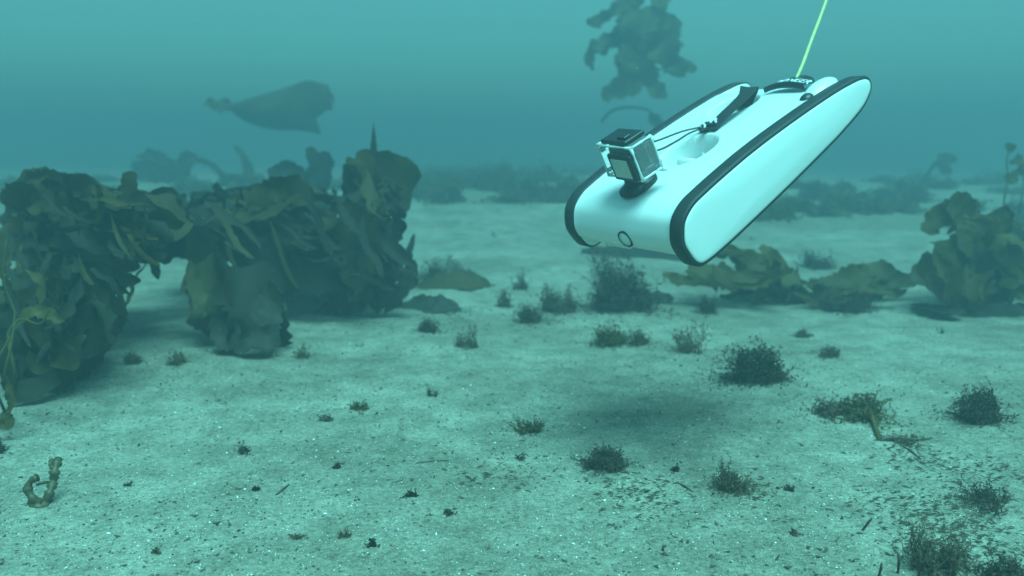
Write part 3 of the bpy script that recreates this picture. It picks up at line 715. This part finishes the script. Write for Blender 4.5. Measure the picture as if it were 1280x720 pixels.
# --- right-hand kelp
b = ground(1232, 384)
k9 = plant('kelp_plant', b, 'large arched kelp at the right edge, its blades draped to the sand', 'kelp')
holdfast(k9, .045)
D9 = depth_of(b) - .05
stipe(k9, [b, world(1240, 350, D9), world(1232, 300, D9), world(1205, 270, D9)], .006)
for sq, w_, mm in (([(1215, 275), (1190, 268), (1170, 275), (1158, 292)], 30, K_PALE), ([(1225, 262), (1205, 258), (1185, 262), (1165, 270)], 26, K_PALE), ([(1235, 285), (1215, 275), (1200, 262), (1185, 256)], 40, K_WARM),
                   ([(1240, 300), (1222, 330), (1210, 360), (1205, 385)], 60, K_WARM), ([(1205, 300), (1190, 320), (1165, 335), (1150, 345)], 44, K_WARM), ([(1245, 262), (1258, 290), (1262, 330), (1258, 360)], 44, K_WARM),
                   ([(1180, 300), (1185, 330), (1195, 360), (1180, 380)], 46, K_WARM), ([(1265, 300), (1280, 320), (1290, 350), (1275, 375)], 50, K_WARM), ([(1240, 290), (1245, 320), (1240, 350), (1245, 380)], 46, K_OLIVE),
                   ([(1220, 350), (1190, 350), (1165, 345), (1140, 348)], 40, K_WARM), ([(1225, 280), (1215, 300), (1225, 320), (1222, 345)], 44, K_OLIVE)):
    blade(k9, W3(sq, D9 + random.uniform(-.05, .08)), w_ * D9 / F, mm, ruffle=.25, tip=.4, basew=.6)
fill(k9, [(1195, 275), (1245, 265), (1290, 300), (1290, 380), (1185, 382), (1190, 330)], D9 - .03, D9 + .2, 34, (40, 80), (16, 40), [K_WARM, K_DARK, K_WARM], 71)
b = ground(1060, 386)
k10 = plant('kelp_plant', b, 'olive kelp lying in a long low line across the sand behind the drone', 'kelp')
holdfast(k10, .03); D10 = depth_of(b)
for sq, w_, mm in (([(1160, 345), (1125, 352), (1090, 360), (1055, 375)], 30, K_WARM), ([(1130, 345), (1100, 340), (1070, 345), (1045, 355)], 36, K_WARM), ([(1090, 348), (1060, 350), (1035, 358), (1020, 372)], 38, K_WARM),
                   ([(1030, 375), (990, 368), (950, 360), (915, 350)], 34, K_WARM), ([(1000, 350), (970, 345), (940, 335), (915, 322)], 30, K_PALE), ([(960, 355), (925, 350), (890, 340), (860, 335)], 32, K_WARM),
                   ([(985, 345), (975, 330), (962, 318), (950, 308)], 24, K_PALE), ([(930, 350), (925, 330), (915, 315), (905, 305)], 22, K_WARM), ([(1070, 384), (1045, 382), (1015, 376), (990, 372)], 24, K_OLIVE),
                   ([(1090, 372), (1060, 378), (1035, 384), (1010, 380)], 26, K_OLIVE), ([(905, 355), (880, 352), (850, 350), (828, 342)], 20, K_WARM)):
    blade(k10, W3(sq, D10 + random.uniform(-.02, .12)), w_ * .8 * D10 / F, mm, ruffle=.3, tip=.4, basew=.5, facing=(random.uniform(-.3, .3), -1, .8))
fill(k10, [(860, 325), (905, 305), (960, 315), (1000, 345), (1060, 345), (1140, 335), (1150, 360), (1090, 388), (1000, 386), (900, 372), (850, 350)], D10 - .02, D10 + .16, 44, (36, 90), (6, 18), [K_WARM, K_OLIVE, K_WARM], 72, bias=.1, grav=.1)
fill(k9, [(1150, 300), (1200, 255), (1260, 258), (1292, 300), (1292, 385), (1180, 388), (1150, 350)], D9 - .1, D9 + .1, 30, (40, 90), (6, 16), [K_WARM, K_OLIVE], 73, bias=1.2, grav=.3)
bpx('algae_bush', 1062, 388, 80, 30, RED_D, 'dark tangled seaweed under the low kelp line', n=160, seed=64, leaf=.006)
bpx('algae_tuft', 1018, 335, 46, 26, RED_D, 'dark tuft behind the low kelp line', n=110, seed=65, leaf=.006, group=None)
# kelp reaching in at the top right edge
b = ground(1262, 300)
k11 = plant('kelp_plant', b, 'slender yellow stemmed kelp reaching up at the right frame edge', 'kelp'); D11 = 2.9
stipe(k11, [b, world(1255, 255, D11), world(1260, 225, D11), world(1258, 200, D11), world(1264, 186, D11)], .0035, K_PALE)
stipe(k11, [b, world(1275, 262, D11), world(1280, 225, D11), world(1290, 190, D11)], .0035, K_PALE)
for sq in ([(1262, 205), (1270, 200), (1282, 205), (1292, 208)], [(1260, 228), (1270, 216), (1280, 214), (1292, 220)], [(1278, 226), (1282, 222), (1290, 224), (1296, 230)], [(1258, 230), (1266, 222), (1270, 228)], [(1258, 190), (1262, 186), (1268, 188)]):
    blade(k11, W3(sq, D11), 12 * D11 / F, K_PALE, ruffle=.4, ragged=.3)

# ------------------------------------------------------------------ kelp adrift and kelp far off
D = 4.5
k12 = plant('kelp_frond', world(800, 70, D), 'ragged kelp crown adrift in open water above the drone, top of picture', 'kelp')
for sq, w_ in (([(800, 20), (780, 35), (765, 50), (750, 68)], 22), ([(770, 45), (748, 55), (736, 70), (742, 88)], 14), ([(795, 0), (770, 12), (750, 25), (733, 30)], 18), ([(800, 10), (805, 45), (800, 75), (795, 100)], 52),
               ([(790, 50), (785, 80), (780, 105), (775, 118)], 24), ([(810, 40), (825, 60), (840, 78), (858, 88)], 30), ([(830, 80), (845, 84), (858, 84), (868, 90)], 22), ([(805, 80), (812, 100), (822, 112), (835, 120)], 20),
               ([(800, 100), (785, 110), (768, 114), (752, 116)], 24), ([(820, 15), (830, 35), (828, 60), (822, 80)], 40), ([(782, 5), (788, 30), (784, 60), (780, 90)], 30), ([(800, 8), (790, -2), (780, -10), (765, -14)], 24), ([(815, 20), (822, 8), (828, 2), (822, -10)], 26)):
    blade(k12, W3([(x, y, D + random.uniform(-.08, .08)) for x, y in sq]), w_ * D / F, (K_WARM if w_ < 26 else K_PALE), ruffle=.3, ragged=.2, tip=.4, basew=.5)
stipe(k12, [world(800, 20, D), world(797, 60, D), world(792, 100, D)], .006)
k12b = plant('drifting_kelp', world(790, 138, D), 'thin bowed kelp stem drifting just behind the clear camera housing', 'kelp')
stipe(k12b, W3([(752, 152), (766, 138), (790, 134), (812, 139), (822, 155)], D), .007, K_DARK)
blade(k12b, W3([(812, 142), (820, 152), (826, 165)], D), 16 * D / F, K_DARK, ruffle=.3)
D = 5.2
k13 = plant('kelp_frond', world(340, 135, D), 'wide smooth kelp blade adrift in blue water above the kelp bed', 'kelp')
def tapered(pl, top_, bot_, d, m_, thick, seed):
    """two-sided swollen blade between an upper and a lower edge line"""
    T_ = even([tuple(world(x, y, d)) for x, y in top_], 34); B_ = even([tuple(world(x, y, d)) for x, y in bot_], 34); m = MB(); rr = random.Random(seed)
    for sgn in (1, -1):
        G = []
        for i in range(34):
            row = []
            for j in range(11):
                v = j / 10; p = T_[i] * (1 - v) + B_[i] * v; bul = thick * math.sin(math.pi * v) ** .7 * min(1, i / 9) * (1 + .25 * math.sin(i * .55 + j * .6 + seed))
                row.append(Vector(p) + Vector((0, -sgn * bul, 0)) + Vector((0, .03 * math.sin(i * .3 + seed), 0)))
            G.append(row)
        m.grid(G)
    return m.build('blade', m_, pl, origin=tuple(pl.location))
tapered(k13, [(262, 131), (290, 129), (330, 118), (365, 106), (385, 100), (400, 104), (411, 106)], [(262, 136), (285, 138), (310, 145), (340, 149), (370, 150), (398, 146), (414, 132)], D, K_OLIVE, .05, 1)
tapered(k13, [(290, 138), (320, 140), (350, 144), (380, 143), (394, 144)], [(290, 142), (312, 154), (340, 162), (372, 163), (402, 168)], D + .05, K_DARK, .03, 2)
blade(k13, W3([(292, 134), (282, 133), (270, 131), (256, 129)], D), 17 * D / F, K_OLIVE, 5, ruffle=.5, tip=.3, basew=.5, ragged=.3)
blade(k13, W3([(400, 108), (409, 118), (411, 128), (414, 138)], D), 14 * D / F, K_OLIVE, 6, ruffle=.4, tip=.3, basew=.5, ragged=.3)
def far_kelp(label, base, bl, D, mm, sd):
    b_ = ground(*base); k_ = plant('kelp_plant', b_, label, 'kelp')
    holdfast(k_, .05)
    for sq, w_ in bl: blade(k_, W3(sq, D), w_ * D / F, mm, ruffle=.25, tip=.4, basew=.5)
far_kelp('hazy kelp with a curled tip standing behind the dark kelp bed', (385, 246), [([(385, 246), (390, 225), (394, 205), (386, 184)], 18), ([(400, 240), (380, 225), (355, 215), (335, 218)], 26), ([(395, 245), (402, 225), (404, 205), (400, 190)], 26), ([(400, 245), (385, 235), (360, 232), (340, 232)], 20)], 3.2, K_DARK, 1)
far_kelp('pale hazy kelp arching far off at the upper left', (290, 236), [([(305, 238), (308, 215), (304, 195), (292, 182)], 9), ([(312, 238), (316, 220), (312, 205), (300, 200)], 6), ([(290, 236), (275, 215), (255, 202), (232, 198)], 8), ([(230, 205), (210, 202), (190, 196), (170, 196)], 10)], 5.6, K_OLIVE, 2)
far_kelp('squat hazy kelp far off between the left clump and the arching one', (215, 226), [([(215, 228), (205, 210), (195, 200), (180, 192)], 26), ([(220, 228), (228, 212), (235, 200), (240, 190)], 22), ([(200, 228), (190, 215), (178, 212), (165, 214)], 26)], 5.6, K_DARK, 3)
far_kelp('small faint kelp hanging in the haze at the upper right', (1150, 238), [([(1150, 236), (1158, 220), (1165, 210), (1172, 200)], 5), ([(1172, 206), (1180, 200), (1188, 198), (1194, 203)], 16), ([(1170, 200), (1176, 208), (1184, 212), (1190, 212)], 14)], 5.2, K_DARK, 4)

# ------------------------------------------------------------------ weed patches on the far sand
GRP = 'hazy weed tufts on the far sand'
def far_row(n, x0, x1, y0, y1, w0, w1, h0, h1, seed, where):
    rr = random.Random(seed)
    for k in range(n):
        x = x0 + (x1 - x0) * (k + rr.uniform(.1, .9)) / n; y = rr.uniform(y0, y1)
        bpx('weed_tuft', x, y, rr.uniform(w0, w1), rr.uniform(h0, h1), rr.choice([FARW, FARW, RED_M, FARW, K_WARM]), 'hazy brown weed tuft ' + where, n=70, seed=seed * 50 + k, leaf=.020, thick=.003, group=GRP + ' ' + where)
far_row(26, 505, 735, 226, 254, 28, 64, 16, 34, 81, 'in the band behind the bare sand, left of the drone')
far_row(10, 500, 740, 214, 226, 40, 70, 10, 20, 82, 'at the edge of sight behind the drone')
far_row(22, 905, 1150, 244, 276, 24, 56, 10, 24, 83, 'right of the drone on the far sand')
far_row(12, 930, 1290, 228, 242, 30, 60, 6, 18, 84, 'far off at the right')
far_row(22, 10, 440, 224, 246, 26, 60, 8, 20, 85, 'beyond the left kelp')
far_row(8, 1200, 1290, 262, 300, 24, 44, 14, 26, 86, 'behind the arched kelp')
rr = random.Random(5)
# small sprigs sprinkled on the middle and near sand
for k in range(30):
    x = rr.uniform(140, 1270); y = rr.uniform(272, 700)
    if x < 520 and y < 430: continue
    s_ = rr.uniform(6, 18)
    bpx('weed_sprig', x, y, s_, s_ * .6, rr.choice([RED_D, RED_M, K_DARK]), 'tiny brown weed scrap lying loose on the sand', n=rr.randint(4, 9), seed=900 + k, leaf=.0035, group='tiny weed scraps on the sand', cat='seaweed')
# loose sticks in the lower right
for k, (x0, y0, x1, y1) in enumerate(((1122, 718, 1123, 692), (1078, 664, 1090, 648), (1098, 722, 1102, 704), (1206, 632, 1216, 620), (1148, 722, 1150, 688), (846, 604, 866, 616), (345, 620, 362, 606), (520, 580, 560, 576), (1126, 558, 1150, 574))):
    p, q = ground(x0, y0), ground(x1, y1)
    if abs(x1 - x0) < 14 and y1 < y0 and y0 > 640: q = world(x1, y1, depth_of(p) - .01)
    m = MB(); m.tube([p, p.lerp(q, .5) + Vector((.001, 0, .002)), q], [.0014, .0017, .0012], 6); o = m.build('stick', DEBRIS, None, origin=tuple(p))
    tag(o, ['thin dark stem standing by the bottom edge at right', 'short stick leaning on the sand, lower right', 'thin twig at the bottom edge left of the standing stem', 'short dark stick right of the litter patch', 'pale stem in front of the lower right tuft', 'bent twig lying below the flat black tuft', 'thin twig lying on near sand at left', 'long faint twig lying on the sand left of centre', 'short twig below the trailing weed'][k], 'stick')

# patches of dark litter lying together
def litter(cx, cy, wpx, hpx, n, label, seed):
    rr = random.Random(seed); c = ground(cx, cy); d = depth_of(c) * KS; e = ground(cx, cy + hpx / 2); f = ground(cx, cy - hpx / 2)
    wx = wpx * d / F; wy = abs(f.y - e.y); m = MB()
    for k in range(n):
        x = c.x + rr.gauss(0, wx / 4); y = c.y + rr.gauss(0, wy / 4); z = float(H(x, y)) + rr.uniform(0, .004); L_ = .0018 + .0065 * rr.random() ** 2.5
        a_ = rr.uniform(-.7, .7) + (math.pi if rr.random() < .5 else 0); dx = Vector((math.cos(a_), math.sin(a_), rr.gauss(0, .25))) * L_; sd_ = Vector((-math.sin(a_), math.cos(a_), .5)) * L_ * rr.uniform(.1, .35); p = Vector((x, y, z))
        m.add([p - dx, p + sd_, p + dx, p - sd_, p + Vector((0, 0, L_ * .3))], [(0, 1, 4), (1, 2, 4), (2, 3, 4), (3, 0, 4)])
    o = m.build('plant_litter', DEBRIS, None, smooth=False, origin=tuple(c)); tag(o, label, None, None, 'stuff')
litter(1185, 660, 190, 110, 900, 'dark plant litter gathered on the sand at the lower right', 1)
litter(1240, 590, 160, 60, 260, 'thin plant litter at the right edge', 2)
litter(800, 620, 110, 60, 260, 'loose dark litter below the flat black tuft', 3)
litter(920, 612, 90, 34, 160, 'litter round the brownish tuft', 4)
litter(1150, 575, 150, 40, 200, 'litter below the trailing weed', 5)
litter(620, 600, 160, 50, 130, 'sparse litter on the sand left of the flat black tuft', 6)
litter(700, 395, 240, 34, 300, 'fine litter between the tufts behind the shadow', 7)
litter(560, 405, 260, 50, 260, 'fine litter in front of the kelp bed', 8)

# ------------------------------------------------------------------ specks adrift in the water
n_ = 420; d_ = .7 + 4.5 * rng.random(n_) ** .8; x_ = (rng.random(n_) - .5) * 1.25 * d_; z_ = .5 + (rng.random(n_) - .62) * .62 * d_
ok = z_ > H(x_, d_) + .03; x_, d_, z_ = x_[ok], d_[ok], z_[ok]; n_ = len(x_)
O8 = np.array([(1, 0, 0), (-1, 0, 0), (0, 1, 0), (0, -1, 0), (0, 0, 1), (0, 0, -1.0)]); s_ = (.0004 + .0009 * rng.random(n_) ** 3) * (.6 + d_ * .35)
P_ = O8[None] * s_[:, None, None] * (1 + .8 * (rng.random((n_, 6, 1)) - .5)) + np.stack([x_, d_, z_], -1)[:, None, :]
F8 = np.array([(0, 2, 4), (2, 1, 4), (1, 3, 4), (3, 0, 4), (2, 0, 5), (1, 2, 5), (3, 1, 5), (0, 3, 5)])
me = bpy.data.meshes.new('suspended_specks'); me.from_pydata(P_.reshape(-1, 3).tolist(), [], (F8[None] + (np.arange(n_) * 6)[:, None, None]).reshape(-1, 3).tolist()); me.materials.append(mat('marine_snow', (.38, .38, .34), .8, .1, var=.3)); me.update()
sp = bpy.data.objects.new('suspended_specks', me); col.objects.link(sp); tag(sp, 'pale specks drifting in the water', None, None, 'stuff')

# ------------------------------------------------------------------ the water itself
bm = bmesh.new(); bmesh.ops.create_cube(bm, size=1)
for v in bm.verts: v.co = Vector((v.co.x * 64, 15 + v.co.y * 64, -1.2 + (v.co.z + .5) * 2.95))
me = bpy.data.meshes.new('haze'); bm.to_mesh(me); bm.free()
hz = bpy.data.objects.new('haze', me); col.objects.link(hz); tag(hz, 'blue green sea water that fades distant things', None, None, 'stuff')
hm = bpy.data.materials.new('sea_water'); hm.use_nodes = True; t = hm.node_tree; t.nodes.remove(t.nodes['Principled BSDF'])
pv = t.nodes.new('ShaderNodeVolumePrincipled'); pv.inputs['Color'].default_value = (.345, .475, .54, 1); pv.inputs['Density'].default_value = .17
pv.inputs['Anisotropy'].default_value = .55
t.links.new(pv.outputs[0], t.nodes['Material Output'].inputs['Volume']); me.materials.append(hm)
